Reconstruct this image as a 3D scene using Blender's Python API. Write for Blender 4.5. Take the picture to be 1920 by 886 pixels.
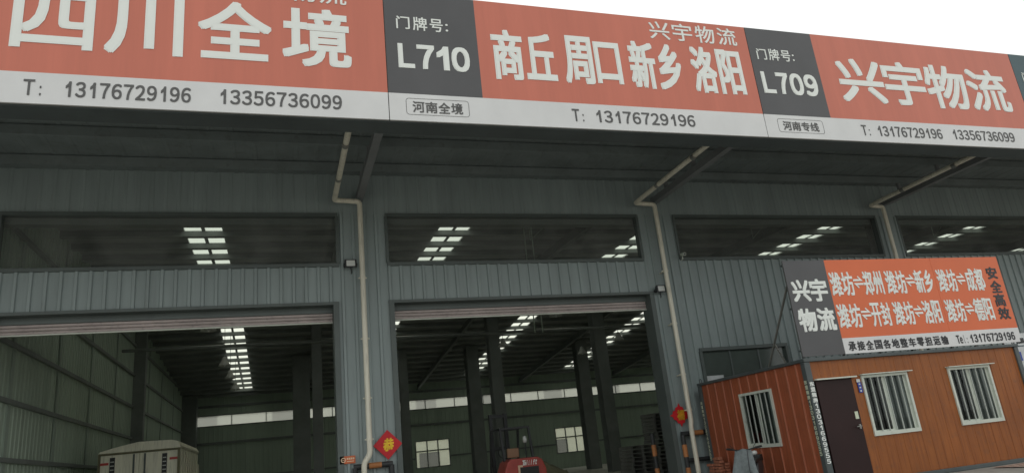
import bpy, bmesh, math, random
from mathutils import Vector, Matrix
random.seed(7)
for o in list(bpy.data.objects): bpy.data.objects.remove(o)
SC = bpy.context.scene
COL = SC.collection
rad = math.radians

# ------------------------------------------------------------------ camera
yaw, pit, rol = rad(19.0668), rad(17.0045), rad(-6.0942)
F = Vector((math.sin(yaw)*math.cos(pit), math.cos(yaw)*math.cos(pit), math.sin(pit)))
R0 = Vector((math.cos(yaw), -math.sin(yaw), 0)); U0 = R0.cross(F)
R = R0*math.cos(rol) + U0*math.sin(rol); U = U0*math.cos(rol) - R0*math.sin(rol)
cam = bpy.data.cameras.new('camera')
cam.sensor_width = 36; cam.lens = 1343.35/1920*36; cam.clip_end = 1500; cam.clip_start = .05
co = bpy.data.objects.new('camera', cam); COL.objects.link(co)
M = Matrix.Identity(4)
for i in range(3):
    M[i][0] = R[i]; M[i][1] = U[i]; M[i][2] = -F[i]
M.translation = Vector((0, 0, 1.6))
co.matrix_world = M
SC.camera = co

# ------------------------------------------------------------------ world, sun, exposure
SUN_EL, SUN_AZ = rad(62), rad(20)            # high veiled sun, slightly behind the building
W = bpy.data.worlds.new('World'); SC.world = W; W.use_nodes = True
nt = W.node_tree; bg = nt.nodes['Background']
sky = nt.nodes.new('ShaderNodeTexSky'); sky.sky_type = 'NISHITA'; sky.sun_disc = False
sky.sun_elevation = SUN_EL; sky.sun_rotation = SUN_AZ; sky.dust_density = 4; sky.air_density = 1.2
mx = nt.nodes.new('ShaderNodeMix'); mx.data_type = 'RGBA'
mx.inputs[0].default_value = .88                # thick even cloud over the blue sky
mx.inputs[7].default_value = (10.3, 10.5, 10.2, 1)
nt.links.new(sky.outputs[0], mx.inputs[6]); nt.links.new(mx.outputs[2], bg.inputs[0])
bg.inputs[1].default_value = .1
sl = bpy.data.lights.new('sun', 'SUN'); sl.energy = 1.2; sl.angle = rad(20); sl.color = (1, .97, .92)
so = bpy.data.objects.new('sun', sl); COL.objects.link(so)
sd = Vector((math.sin(SUN_AZ)*math.cos(SUN_EL), math.cos(SUN_AZ)*math.cos(SUN_EL), math.sin(SUN_EL)))
so.rotation_euler = sd.to_track_quat('Z', 'Y').to_euler()
SC.view_settings.view_transform = 'Standard'
try: SC.view_settings.look = 'None'
except Exception: pass
SC.view_settings.exposure = .14; SC.view_settings.gamma = 1; SC.view_settings.use_curve_mapping = False
SC.render.engine = 'CYCLES'
cy = SC.cycles
cy.use_denoising = True
cy.max_bounces = 8; cy.diffuse_bounces = 5; cy.glossy_bounces = 3; cy.transparent_max_bounces = 16
cy.caustics_reflective = False; cy.caustics_refractive = False
cy.sample_clamp_indirect = 4

# ------------------------------------------------------------------ materials
def mat(name, col, rough=.6, metal=0, var=.12, scale=1.2, grime=0, streak=False, spec=.4, bump=0):
    """base colour with soft blotches, optional dirt specks or vertical weathering streaks"""
    m = bpy.data.materials.new(name); m.use_nodes = True
    t = m.node_tree; b = t.nodes['Principled BSDF']
    b.inputs['Roughness'].default_value = rough; b.inputs['Metallic'].default_value = metal
    b.inputs['Specular IOR Level'].default_value = spec
    tc = t.nodes.new('ShaderNodeTexCoord'); mp = t.nodes.new('ShaderNodeMapping')
    t.links.new(tc.outputs['Object'], mp.inputs[0])
    if streak: mp.inputs['Scale'].default_value = (3.2, 3.2, .25)
    n = t.nodes.new('ShaderNodeTexNoise'); n.inputs['Scale'].default_value = scale; n.inputs['Detail'].default_value = 6
    n.inputs['Roughness'].default_value = .62
    t.links.new(mp.outputs[0], n.inputs['Vector'])
    cr = t.nodes.new('ShaderNodeValToRGB')
    c0 = [max(0, c*(1-var)) for c in col]; c1 = [min(1, c*(1+var)) for c in col]
    cr.color_ramp.elements[0].position = .32; cr.color_ramp.elements[0].color = (*c0, 1)
    cr.color_ramp.elements[1].position = .68; cr.color_ramp.elements[1].color = (*c1, 1)
    t.links.new(n.outputs['Fac'], cr.inputs[0]); out = cr.outputs[0]
    if grime:
        n2 = t.nodes.new('ShaderNodeTexNoise'); n2.inputs['Scale'].default_value = scale*6; n2.inputs['Detail'].default_value = 8
        t.links.new(mp.outputs[0], n2.inputs['Vector'])
        c2 = t.nodes.new('ShaderNodeValToRGB'); c2.color_ramp.elements[0].position = .55; c2.color_ramp.elements[1].position = .78
        c2.color_ramp.elements[0].color = (0, 0, 0, 1); c2.color_ramp.elements[1].color = (grime, grime, grime, 1)
        t.links.new(n2.outputs['Fac'], c2.inputs[0])
        m2 = t.nodes.new('ShaderNodeMix'); m2.data_type = 'RGBA'
        t.links.new(c2.outputs[0], m2.inputs[0]); t.links.new(out, m2.inputs[6])
        m2.inputs[7].default_value = (.07, .062, .05, 1); out = m2.outputs[2]
    t.links.new(out, b.inputs['Base Color'])
    if bump:
        bp = t.nodes.new('ShaderNodeBump'); bp.inputs['Strength'].default_value = bump; bp.inputs['Distance'].default_value = .02
        t.links.new(n.outputs['Fac'], bp.inputs['Height']); t.links.new(bp.outputs[0], b.inputs['Normal'])
    return m

def glass(name, tint, refl=.06, rough=.02, haze=0, veil=0):
    m = bpy.data.materials.new(name); m.use_nodes = True; t = m.node_tree
    for n in list(t.nodes): t.nodes.remove(n)
    o = t.nodes.new('ShaderNodeOutputMaterial'); tr = t.nodes.new('ShaderNodeBsdfTransparent'); tr.inputs[0].default_value = (*tint, 1)
    g = t.nodes.new('ShaderNodeBsdfGlossy'); g.inputs['Roughness'].default_value = rough; g.inputs[0].default_value = (.9, .95, .93, 1)
    fr = t.nodes.new('ShaderNodeFresnel'); fr.inputs[0].default_value = 1.45
    a = t.nodes.new('ShaderNodeMixShader')
    if refl: t.links.new(fr.outputs[0], a.inputs[0])
    else: a.inputs[0].default_value = 0
    t.links.new(tr.outputs[0], a.inputs[1]); t.links.new(g.outputs[0], a.inputs[2]); last = a.outputs[0]
    if haze:
        d = t.nodes.new('ShaderNodeBsdfTranslucent'); d.inputs[0].default_value = (.8, .82, .74, 1)
        b = t.nodes.new('ShaderNodeMixShader'); b.inputs[0].default_value = haze
        t.links.new(last, b.inputs[1]); t.links.new(d.outputs[0], b.inputs[2]); last = b.outputs[0]
    if veil:                                        # patchy grey veil mixed in to lift the dark behind the pane
        d = t.nodes.new('ShaderNodeBsdfDiffuse'); d.inputs[0].default_value = (.5, .52, .5, 1)
        n = t.nodes.new('ShaderNodeTexNoise'); n.inputs['Scale'].default_value = 1.6; n.inputs['Detail'].default_value = 6
        tc = t.nodes.new('ShaderNodeTexCoord'); t.links.new(tc.outputs['Object'], n.inputs['Vector'])
        k = t.nodes.new('ShaderNodeMath'); k.operation = 'MULTIPLY'; k.inputs[1].default_value = veil*2; t.links.new(n.outputs['Fac'], k.inputs[0])
        b = t.nodes.new('ShaderNodeMixShader'); t.links.new(k.outputs[0], b.inputs[0])
        t.links.new(last, b.inputs[1]); t.links.new(d.outputs[0], b.inputs[2]); last = b.outputs[0]
    t.links.new(last, o.inputs[0])
    return m

def wood_sheet(name, col, dark, line=.0, pitch=.2, axis='X'):
    """printed wood grain on a metal sheet: long vertical grain, thin plank lines"""
    m = mat(name, col, .5, var=.14, scale=1.3, grime=.35)
    t = m.node_tree; b = t.nodes['Principled BSDF']; base = b.inputs['Base Color'].links[0].from_socket
    tc = t.nodes.new('ShaderNodeTexCoord'); mp = t.nodes.new('ShaderNodeMapping'); mp.inputs['Scale'].default_value = (26, 26, 1.1)
    t.links.new(tc.outputs['Object'], mp.inputs[0])
    n = t.nodes.new('ShaderNodeTexNoise'); n.inputs['Scale'].default_value = 1; n.inputs['Detail'].default_value = 5; n.inputs['Distortion'].default_value = .6
    t.links.new(mp.outputs[0], n.inputs['Vector'])
    r = t.nodes.new('ShaderNodeValToRGB'); r.color_ramp.elements[0].position = .42; r.color_ramp.elements[1].position = .7
    r.color_ramp.elements[0].color = (0, 0, 0, 1); r.color_ramp.elements[1].color = (.75, .75, .75, 1)
    t.links.new(n.outputs['Fac'], r.inputs[0])
    x = t.nodes.new('ShaderNodeMix'); x.data_type = 'RGBA'; x.inputs[7].default_value = (*dark, 1)
    t.links.new(r.outputs[0], x.inputs[0]); t.links.new(base, x.inputs[6])
    t.links.new(x.outputs[2], b.inputs['Base Color'])
    return m

MT = {}
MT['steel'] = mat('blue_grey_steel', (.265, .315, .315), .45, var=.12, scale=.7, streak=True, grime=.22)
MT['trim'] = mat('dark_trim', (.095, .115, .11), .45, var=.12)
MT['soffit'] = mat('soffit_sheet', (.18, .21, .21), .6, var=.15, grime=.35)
MT['beam'] = mat('painted_beam', (.20, .21, .215), .55, var=.12)
MT['inner'] = mat('inner_sheet', (.44, .53, .44), .55, var=.1, scale=.5, streak=True)
MT['inner_dark'] = mat('inner_steel', (.21, .23, .22), .55, var=.15)
MT['post2'] = mat('inner_post', (.36, .43, .37), .55, var=.15, streak=True)
MT['roofm'] = mat('roof_sheet', (.29, .305, .295), .6, var=.12)
MT['concrete'] = mat('concrete', (.33, .32, .29), .9, var=.2, scale=.6, grime=.6, bump=.2)
MT['floor'] = mat('screed_floor', (.44, .44, .40), .7, var=.2, scale=.5, grime=.4)
MT['pipe'] = mat('cream_pvc', (.70, .67, .56), .4, var=.12, streak=True, scale=1.5, grime=.5)
MT['clip'] = mat('zinc_clip', (.3, .3, .28), .4, .6)
MT['orange'] = mat('orange_film', (.57, .17, .115), .42, var=.07, scale=.6, streak=True, grime=.05)
MT['orange2'] = mat('bright_orange_film', (.68, .15, .055), .42, var=.05, scale=.8)
MT['white'] = mat('white_film', (.68, .685, .69), .45, var=.06, scale=.8)
MT['letter'] = mat('white_letter_film', (.8, .83, .8), .4, var=.02)
MT['black'] = mat('charcoal_film', (.085, .085, .09), .4, var=.08, scale=.8)
MT['teal'] = mat('dark_teal_film', (.045, .09, .105), .4, var=.08)
MT['ink'] = mat('dark_ink', (.045, .045, .05), .5, var=.05)
MT['greyink'] = mat('grey_ink', (.11, .11, .11), .5, var=.05)
MT['shed'] = wood_sheet('honey_wood_sheet', (.29, .09, .017), (.19, .052, .011))
MT['shedside'] = wood_sheet('red_brown_sheet', (.36, .10, .045), (.24, .062, .029))
MT['riblight'] = mat('lit_rib', (.36, .13, .07), .5, var=.45, streak=True, scale=2.5)  # lighter brown painted in for light caught on the ribs
MT['mesh'] = mat('insect_mesh', (.10, .115, .11), .8)
MT['sheen'] = mat('sheen_glass', (.085, .105, .095), .12, var=.15, spec=.6)  # grey-green reflection put into an opaque pane colour
MT['rafter'] = mat('rafter_paint', (.16, .175, .168), .6)
MT['post'] = mat('slate_post', (.075, .09, .092), .45, var=.15, grime=.3)
MT['door'] = mat('maroon_door', (.026, .011, .011), .5, var=.2, spec=.25)
MT['frame'] = mat('white_upvc', (.58, .62, .55), .35, var=.06, grime=.3)
MT['bar'] = mat('white_bar', (.44, .48, .44), .4, var=.05)
MT['curtain'] = mat('pale_curtain', (.3, .33, .32), .8, var=.2, scale=6, streak=True)
MT['dark'] = mat('dark_room', (.02, .022, .022), .9)
MT['shutter'] = mat('pale_shutter', (.42, .36, .345), .45, var=.14, scale=2, grime=.4)
MT['red'] = mat('festive_red', (.55, .012, .02), .5, var=.1, scale=5)
MT['gold'] = mat('gold_yellow', (.85, .55, .02), .4, var=.15, scale=9)
MT['gold2'] = mat('old_gold', (.55, .28, .02), .35, var=.3, scale=9)
MT['plaque'] = mat('orange_plaque', (.58, .14, .05), .5, var=.12, scale=5)
MT['pale'] = mat('pale_ink', (.75, .55, .38), .5)
MT['blackpaint'] = mat('black_paint', (.03, .033, .035), .5, var=.2, grime=.2)
MT['orangepaint'] = mat('worn_orange_paint', (.42, .17, .06), .6, var=.25, scale=4, grime=.7)
MT['cream'] = mat('cream_truck', (.76, .75, .60), .5, var=.12, scale=1.5, grime=.5, streak=True)
MT['rubber'] = mat('rubber', (.02, .02, .02), .85)
MT['signal'] = mat('red_marker', (.5, .05, .04), .4)
MT['forkred'] = mat('forklift_red', (.40, .06, .045), .4, var=.15, scale=2, grime=.3)
MT['tan'] = mat('tan_vinyl', (.34, .2, .12), .6)
MT['tarp'] = mat('olive_tarp', (.17, .165, .1), .8, var=.25, scale=2, bump=.4)
MT['pallet'] = mat('dark_pallet', (.2, .205, .195), .7, var=.25)
MT['lampgrey'] = mat('lamp_grey', (.5, .51, .48), .45, 0)
MT['lens'] = mat('flood_lens', (.62, .64, .62), .25, var=.05)
MT['blue'] = mat('plate_blue', (.03, .06, .34), .4)
MT['lock'] = mat('lock_cream', (.6, .65, .5), .4)
MT['brick'] = mat('red_brick', (.38, .15, .09), .85, var=.3, scale=7, grime=.4)
MT['apron'] = mat('grey_quilt', (.17, .195, .2), .8, var=.15, scale=14, bump=.6)
MT['grip'] = mat('black_plastic', (.02, .022, .022), .5)
MT['chrome'] = mat('chrome', (.7, .7, .7), .15, .9)
MT['scoot'] = mat('scooter_grey', (.05, .05, .055), .35)
MT['render'] = mat('pale_render', (.62, .6, .5), .9, var=.06)
MT['poster'] = mat('poster_white', (.6, .63, .64), .4, var=.15, scale=3)
MT['glass'] = glass('clear_glass', (.72, .78, .76))
MT['veilglass'] = glass('veil_glass', (.80, .85, .83), veil=.13)  # pale haze put into the clerestory panes to lighten them
MT['skyglass'] = glass('translucent_roof_sheet', (.78, .79, .68), refl=0, haze=.25)
MT['frost'] = glass('frosted_glass', (.44, .47, .47), refl=0, haze=.35)
MT['backglass'] = glass('back_window_glass', (.62, .66, .58), refl=0, haze=.15)

def paver_mat():
    m = mat('pavers', (.4, .33, .28), .9); t = m.node_tree; b = t.nodes['Principled BSDF']
    br = t.nodes.new('ShaderNodeTexBrick'); br.inputs['Scale'].default_value = 1; br.inputs['Brick Width'].default_value = .2; br.inputs['Row Height'].default_value = .1
    br.inputs['Mortar Size'].default_value = .012; br.inputs['Color1'].default_value = (.5, .40, .33, 1); br.inputs['Color2'].default_value = (.38, .24, .19, 1); br.inputs['Mortar'].default_value = (.1, .085, .07, 1)
    tc = t.nodes.new('ShaderNodeTexCoord'); t.links.new(tc.outputs['Object'], br.inputs['Vector']); t.links.new(br.outputs[0], b.inputs['Base Color'])
    return m
MT['paver'] = paver_mat()

# ------------------------------------------------------------------ mesh builder
class MB:
    def __init__(s): s.v = []; s.f = []; s.sm = []
    def add(s, vs, fs, smooth=False):
        n = len(s.v); s.v += [tuple(v) for v in vs]; s.f += [[i+n for i in f] for f in fs]; s.sm += [smooth]*len(fs); return s
    def box(s, x0, x1, y0, y1, z0, z1):
        v = [(x, y, z) for z in (z0, z1) for y in (y0, y1) for x in (x0, x1)]
        return s.add(v, [(0, 2, 3, 1), (4, 5, 7, 6), (0, 1, 5, 4), (2, 6, 7, 3), (0, 4, 6, 2), (1, 3, 7, 5)])
    def quad(s, a, b, c, d): return s.add([a, b, c, d], [(0, 1, 2, 3)])
    def tube(s, path, r, n=10, cap=True, smooth=True):
        P = [Vector(p) for p in path]; rs = r if isinstance(r, (list, tuple)) else [r]*len(P)
        vs = []; up = None
        for i, p in enumerate(P):
            d = (P[min(i+1, len(P)-1)]-P[max(i-1, 0)]).normalized()
            if up is None: up = d.orthogonal().normalized()
            up = (up-d*up.dot(d)); up = up.normalized() if up.length > 1e-5 else d.orthogonal().normalized()
            w = d.cross(up)
            k = 1.0
            if 0 < i < len(P)-1:
                a = (P[i]-P[i-1]).normalized().dot((P[i+1]-P[i]).normalized()); k = 1/max(.6, math.sqrt(max(.01, (1+a)/2)))
            for j in range(n):
                t = 2*math.pi*j/n; vs.append(p+(up*math.cos(t)+w*math.sin(t))*rs[i]*k)
        fs = [(i*n+j, i*n+(j+1) % n, (i+1)*n+(j+1) % n, (i+1)*n+j) for i in range(len(P)-1) for j in range(n)]
        s.add(vs, fs, smooth)
        if cap:
            s.add(vs[:n], [tuple(range(n))[::-1]]); s.add(vs[-n:], [tuple(range(n))])
        return s
    def bar(s, a, b, w, h=None):
        """square bar between two points"""
        a, b = Vector(a), Vector(b); d = (b-a).normalized(); h = h or w
        x = d.cross(Vector((0, 0, 1))); x = x.normalized() if x.length > 1e-4 else Vector((1, 0, 0)); z = x.cross(d)
        c = [a+x*i*w/2+z*j*h/2 for i, j in ((-1, -1), (1, -1), (1, 1), (-1, 1))]; e = [p+(b-a) for p in c]
        return s.add(c+e, [(3, 2, 1, 0), (4, 5, 6, 7), (0, 1, 5, 4), (1, 2, 6, 5), (2, 3, 7, 6), (3, 0, 4, 7)])
    def prism(s, poly, a0, a1, axis='y', smooth=False):
        def P(p, a): return {'y': (p[0], a, p[1]), 'x': (a, p[0], p[1]), 'z': (p[0], p[1], a)}[axis]
        n = len(poly); v = [P(p, a0) for p in poly]+[P(p, a1) for p in poly]
        return s.add(v, [tuple(range(n)), tuple(range(2*n-1, n-1, -1))]+[(i, n+i, n+(i+1) % n, (i+1) % n) for i in range(n)], smooth)
    def lathe(s, prof, c, n=20, axis='z'):
        vs = []
        for r, h in prof:
            for j in range(n):
                t = 2*math.pi*j/n; a, b = r*math.cos(t), r*math.sin(t)
                vs.append({'z': (c[0]+a, c[1]+b, c[2]+h), 'x': (c[0]+h, c[1]+a, c[2]+b), 'y': (c[0]+a, c[1]+h, c[2]+b)}[axis])
        m = len(prof)
        s.add(vs, [(i*n+j, i*n+(j+1) % n, (i+1)*n+(j+1) % n, (i+1)*n+j) for i in range(m-1) for j in range(n)], True)
        s.add(vs[:n], [tuple(range(n))[::-1]]); s.add(vs[-n:], [tuple(range(n))])
        return s
    def ribs(s, a0, a1, z0, z1, at, pitch=.28, h=.042, top=.055, slope=.016, axis='x', sign=-1, off=0, z1b=None):
        """profiled metal sheet with vertical ribs; runs along axis, ribs stand out by h towards sign"""
        pr = []; a = math.floor((a0-off)/pitch)*pitch+off
        pr.append((a0, 0))
        while a < a1:
            for q, d in ((-top/2-slope, 0), (-top/2, h), (top/2, h), (top/2+slope, 0)):
                if a0 < a+q < a1: pr.append((a+q, d))
            a += pitch
        pr.append((a1, 0))
        def P(q, z): return (q[0], at+sign*q[1], z) if axis == 'x' else (at+sign*q[1], q[0], z)
        n = len(pr); zz = lambda q: z1 if z1b is None else z1+(z1b-z1)*(q[0]-a0)/(a1-a0)
        v = [P(q, z0) for q in pr]+[P(q, zz(q)) for q in pr]
        return s.add(v, [(i, i+1, n+i+1, n+i) for i in range(n-1)])
    def build(s, name, m, parent=None, bev=0, seg=2):
        me = bpy.data.meshes.new(name)
        off = Vector((0, 0, 0)); p = parent
        while p is not None: off += p.location; p = p.parent
        me.from_pydata([tuple(Vector(v)-off) for v in s.v], [], s.f); me.update()
        for p, k in zip(me.polygons, s.sm): p.use_smooth = k
        bm = bmesh.new(); bm.from_mesh(me)
        if bev:
            bmesh.ops.remove_doubles(bm, verts=bm.verts, dist=1e-5)
            ed = [e for e in bm.edges if len(e.link_faces) == 2 and e.calc_face_angle(0) > .8]
            bmesh.ops.bevel(bm, geom=ed, offset=bev, segments=seg, affect='EDGES', profile=.6)
        bm.to_mesh(me); bm.free()
        me.materials.append(MT[m] if isinstance(m, str) else m)
        o = bpy.data.objects.new(name, me); COL.objects.link(o); o.parent = parent
        return o

def tag(o, label=None, cat=None, group=None, kind=None):
    if label: o['label'] = label
    if cat: o['category'] = cat
    if group: o['group'] = group
    if kind: o['kind'] = kind
    return o
def thing(name, loc, label, cat, group=None):
    o = bpy.data.objects.new(name, None); COL.objects.link(o); o.location = loc
    o.empty_display_size = .2
    return tag(o, label, cat, group)
def copy_tree(o, parent=None):
    c = o.copy(); COL.objects.link(c); c.parent = parent
    for ch in list(o.children): copy_tree(ch, c)
    return c
def arc(c, r, a0, a1, n, fn): return [fn(c, r*math.cos(a0+(a1-a0)*i/n), r*math.sin(a0+(a1-a0)*i/n)) for i in range(n+1)]
def bend(pts, r=.12, n=4):
    """rounds the corners of a path"""
    P = [Vector(p) for p in pts]; out = [P[0]]
    for i in range(1, len(P)-1):
        a = P[i]+(P[i-1]-P[i]).normalized()*min(r, (P[i-1]-P[i]).length*.45); b = P[i]+(P[i+1]-P[i]).normalized()*min(r, (P[i+1]-P[i]).length*.45)
        for k in range(n+1):
            t = k/n; out.append(a*(1-t)**2+P[i]*2*t*(1-t)+b*t*t)
    return out+[P[-1]]

# ------------------------------------------------------------------ lettering
_gl = {'⇌': ([(0, .58), (1, .58), (.58, 1), (.50, .92), (.68, .74), (0, .74), (1, .42), (0, .42), (.42, 0), (.50, .08), (.32, .26), (1, .26)], [(0, 1, 4, 5), (1, 2, 3, 4), (6, 7, 10, 11), (7, 8, 9, 10)]), '１': ([(.62, 0), (1, 0), (1, 1), (.70, 1), (.50, .85), (0, .70), (0, .56), (.62, .72)], [(0, 1, 2, 3, 7), (3, 4, 5, 6, 7)])}
def glyph(ch):
    if ch in _gl: return _gl[ch]
    c = bpy.data.curves.new('lettering', 'FONT'); c.body = ch; c.resolution_u = 4
    o = bpy.data.objects.new('lettering', c); COL.objects.link(o)
    bpy.context.view_layer.update()
    me = bpy.data.meshes.new_from_object(o.evaluated_get(bpy.context.evaluated_depsgraph_get()))
    vs = [(v.co.x, v.co.y) for v in me.vertices]; fs = [tuple(p.vertices) for p in me.polygons]
    x0, x1 = min(v[0] for v in vs), max(v[0] for v in vs); y0, y1 = min(v[1] for v in vs), max(v[1] for v in vs)
    vs = [((x-x0)/(x1-x0), (y-y0)/(y1-y0)) for x, y in vs]
    bpy.data.objects.remove(o); bpy.data.curves.remove(c); bpy.data.meshes.remove(me)
    _gl[ch] = (vs, fs); return _gl[ch]
def wide(c): return chr(ord(c)+0xFEE0) if '!' <= c <= '~' else c      # the full-width form has the sign's plain sans shapes
def run(txt, x0, x1, z0, z1):
    """one cell per figure, so that each figure keeps its own width"""
    n = len(txt); st = (x1-x0)/n; h = z1-z0; out = []
    for i, c in enumerate(txt):
        w = {'1': .46, ':': .16, 'l': .14, 'T': 1.0}.get(c, .86)*min(st, h*.82); xc = x0+(i+.5)*st
        if c == ':': out.append((c, xc-w/2, xc+w/2, z0, z0+h*.62))
        elif c == 'e': out.append((c, xc-w/2, xc+w/2, z0, z0+h*.76))
        else: out.append((c, xc-w/2, xc+w/2, z0, z1))
    return out
def letters(name, items, P, m, parent, bold=.03, rot=0, skew=0):
    """items: (text, x0, x1, z0, z1); P(u, v, depth) maps the board's plane to the world; the bold stroke is a stack of thin shifted films"""
    if len(items) > 1 and len(items[0][0]) > 1 and len(items[-1][0]) > 1:      # separate lines of print are separate parts
        for it in items: letters(name, [it], P, m, parent, bold, rot, skew)
        return
    mb = MB(); todo = []
    for it in items: todo += run(*it) if len(it[0]) > 1 else [it]
    for ch, x0, x1, z0, z1 in todo:
        vs, fs = glyph(wide(ch)); h = z1-z0
        r = 0 if ch == '⇌' else min(bold*h, .3*(x1-x0))
        sh = [(0, 0)] if bold == 0 else [(r*a, r*b) for a, b in ((-1, -1), (-1, 0), (-1, 1), (0, 1), (1, 1), (1, 0), (1, -1), (0, -1), (0, 0))]
        for k, (dx, dz) in enumerate(sh):
            q = []
            for u, v in vs:
                x = x0+r+u*(x1-x0-2*r)+dx; z = z0+r+v*(z1-z0-2*r)+dz
                x += skew*(z-z0)
                q.append(P(x, z, .003+.0008*k))
            mb.add(q, fs)
    return mb.build(name, m, parent)
def front(Y): return lambda x, z, d: (x, Y-d, z)

# ================================================================== STRUCTURE
G = .35                      # ground level (the picture was taken from about 1.25 m above it)
tag(MB().quad((-400, -400, G), (400, -400, G), (400, 500, G), (-400, 500, G)).build('ground', 'concrete'), kind='structure')

tag(MB().quad((14.3, 8.5, G+.02), (40, 8.5, G+.02), (40, 12.2, G+.02), (14.3, 12.2, G+.02)).build('pavement', 'paver'), kind='structure')
YF = 17.0; S = YF/16.8
fx = lambda x: x*S
fz = lambda z: 1.6+(z-1.6)*S
XL, XR, YB = -6.2, 43.0, 55.5
BAY = 8.17*S; C0 = 1.94*S
wh = thing('warehouse', (10, YF, G), 'long grey steel warehouse with open roller doors under a deep canopy', 'warehouse')
tag(MB().quad((XL, YF, G+.004), (XR, YF, G+.004), (XR, YB, G+.004), (XL, YB, G+.004)).build('floor', 'floor'), kind='structure')

z_dh, z_w0, z_w1, z_top = fz(5.40), fz(6.33), fz(7.62), fz(8.66)
doors = [(fx(-5.56), fx(1.25)), (fx(2.66), fx(9.50))]
def zr(y): return 9.3+(y-YF)*.4/19 if y < 36 else 9.7-(y-36)*1.9/19.5
wins = [(fx(-5.56), fx(1.40)), (fx(2.55), fx(9.49)), (fx(10.62), fx(17.84)), (fx(18.68), fx(25.95)), (fx(26.85), fx(34.0))]
lw = (fx(10.77), fx(13.5), fz(2.35), fz(3.77))
# front wall of profiled sheet, with real openings
fw = MB()
fw.ribs(-14.5, XR, z_w1, z_top+.4, YF, off=.1, h=.012, slope=.02)
fw.ribs(-14.5, doors[0][0], G, z_w0, YF, off=.1)
fw.ribs(doors[0][0], doors[0][1], z_dh, z_w0, YF, off=.1)
fw.ribs(doors[0][1], doors[1][0], G, z_w0, YF, off=.1)
fw.ribs(doors[1][0], doors[1][1], z_dh, z_w0, YF, off=.1)
fw.ribs(doors[1][1], lw[0], G, z_w0, YF, off=.1)
fw.ribs(lw[0], lw[1], G, lw[2], YF, off=.1)
fw.ribs(lw[0], lw[1], lw[3], z_w0, YF, off=.1)
fw.ribs(lw[1], XR, G, z_w0, YF, off=.1)
px = -14.5
for a, b in wins+[(XR, XR)]:
    fw.ribs(px, a, z_w0, z_w1, YF, off=.1); px = b
fwo = fw.build('front_wall', 'steel', wh)
# liner behind the sheet so that the wall has depth
ln = MB()
ln.box(-14.5, doors[0][0]-.06, YF+.1, YF+.16, G, z_w0-.05); ln.box(doors[0][1]+.14, doors[1][0]-.14, YF+.1, YF+.16, G, z_w0-.05)
ln.box(doors[1][1]+.14, lw[0]-.04, YF+.1, YF+.16, G, z_w0-.05); ln.box(lw[1]+.04, XR, YF+.1, YF+.16, G, z_w0-.05)
ln.box(-14.5, XR, YF+.1, YF+.16, z_w1+.05, z_top+.4)
ln.build('wall_liner', 'inner', wh)
# clerestory windows
for a, b in wins:
    f = MB()
    f.box(a, b, YF-.062, YF+.13, z_w0-.03, z_w0+.05); f.box(a, b, YF-.056, YF+.13, z_w1-.06, z_w1+.02)
    f.box(a-.02, a+.05, YF-.054, YF+.13, z_w0+.05, z_w1-.06); f.box(b-.05, b+.02, YF-.054, YF+.13, z_w0+.05, z_w1-.06)
    n = 4
    for k in range(1, 1):
        x = a+(b-a)*k/n; f.box(x-.012, x+.012, YF+.06, YF+.10, z_w0+.05, z_w1-.06)
    fo = f.build('clerestory_window', 'trim', wh)
    MB().quad((a+.05, YF+.08, z_w0+.05), (b-.05, YF+.08, z_w0+.05), (b-.05, YF+.08, z_w1-.06), (a+.05, YF+.08, z_w1-.06)).build('pane', 'veilglass', fo)
# low window beside the office
f = MB(); a, b, z0, z1 = lw
f.box(a-.04, b+.04, YF-.06, YF+.1, z1, z1+.09); f.box(a-.06, a+.03, YF-.05, YF+.1, z0, z1); f.box(b-.03, b+.06, YF-.05, YF+.1, z0, z1)
f.box(a-.04, b+.04, YF-.05, YF+.1, z0-.06, z0)
for k in (1, 2):
    x = a+(b-a)*k/3; f.box(x-.025, x+.025, YF+.01, YF+.06, z0, z1)
fo = f.build('low_window', 'trim', wh)
MB().quad((a, YF+.04, z0), (b, YF+.04, z0), (b, YF+.04, z1), (a, YF+.04, z1)).build('pane', 'sheen', fo)
MB().box(a+.05, a+.6, YF+.03, YF+.035, z0+.63, z0+.78).build('paper_notice', 'poster', fo)
# door frames and rolled up shutters
for a, b in doors:
    f = MB()
    f.box(a-.125, b+.135, YF-.066, YF+.45, z_dh-.02, z_dh+.05)
    f.box(a-.12, a-.0, YF-.06, YF+.45, G, z_dh-.02); f.box(b, b+.13, YF-.06, YF+.45, G, z_dh-.02)
    f.box(a, b, YF+.2, YF+.44, z_dh-.16, z_dh-.02)
    f.build('door_frame', 'trim', wh)
    s = MB()
    for k in range(3):
        z = z_dh-.225-k*.075
        s.prism([(YF+.25, z), (YF+.235, z+.018), (YF+.235, z+.05), (YF+.25, z+.066), (YF+.29, z+.066), (YF+.29, z)], a+.01, b-.01, 'x')
    so_ = s.build('roller_shutter', 'shutter', wh)
    MB().box(a+.01, b-.01, YF+.22, YF+.30, z_dh-.40, z_dh-.378).build('bottom_rail', 'frame', so_)

MB().box(-5.8, XR, YF+.17, YF+.4, fz(7.42), zr(YF)-.2).build('eave_beam', 'inner_dark', wh)
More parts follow.
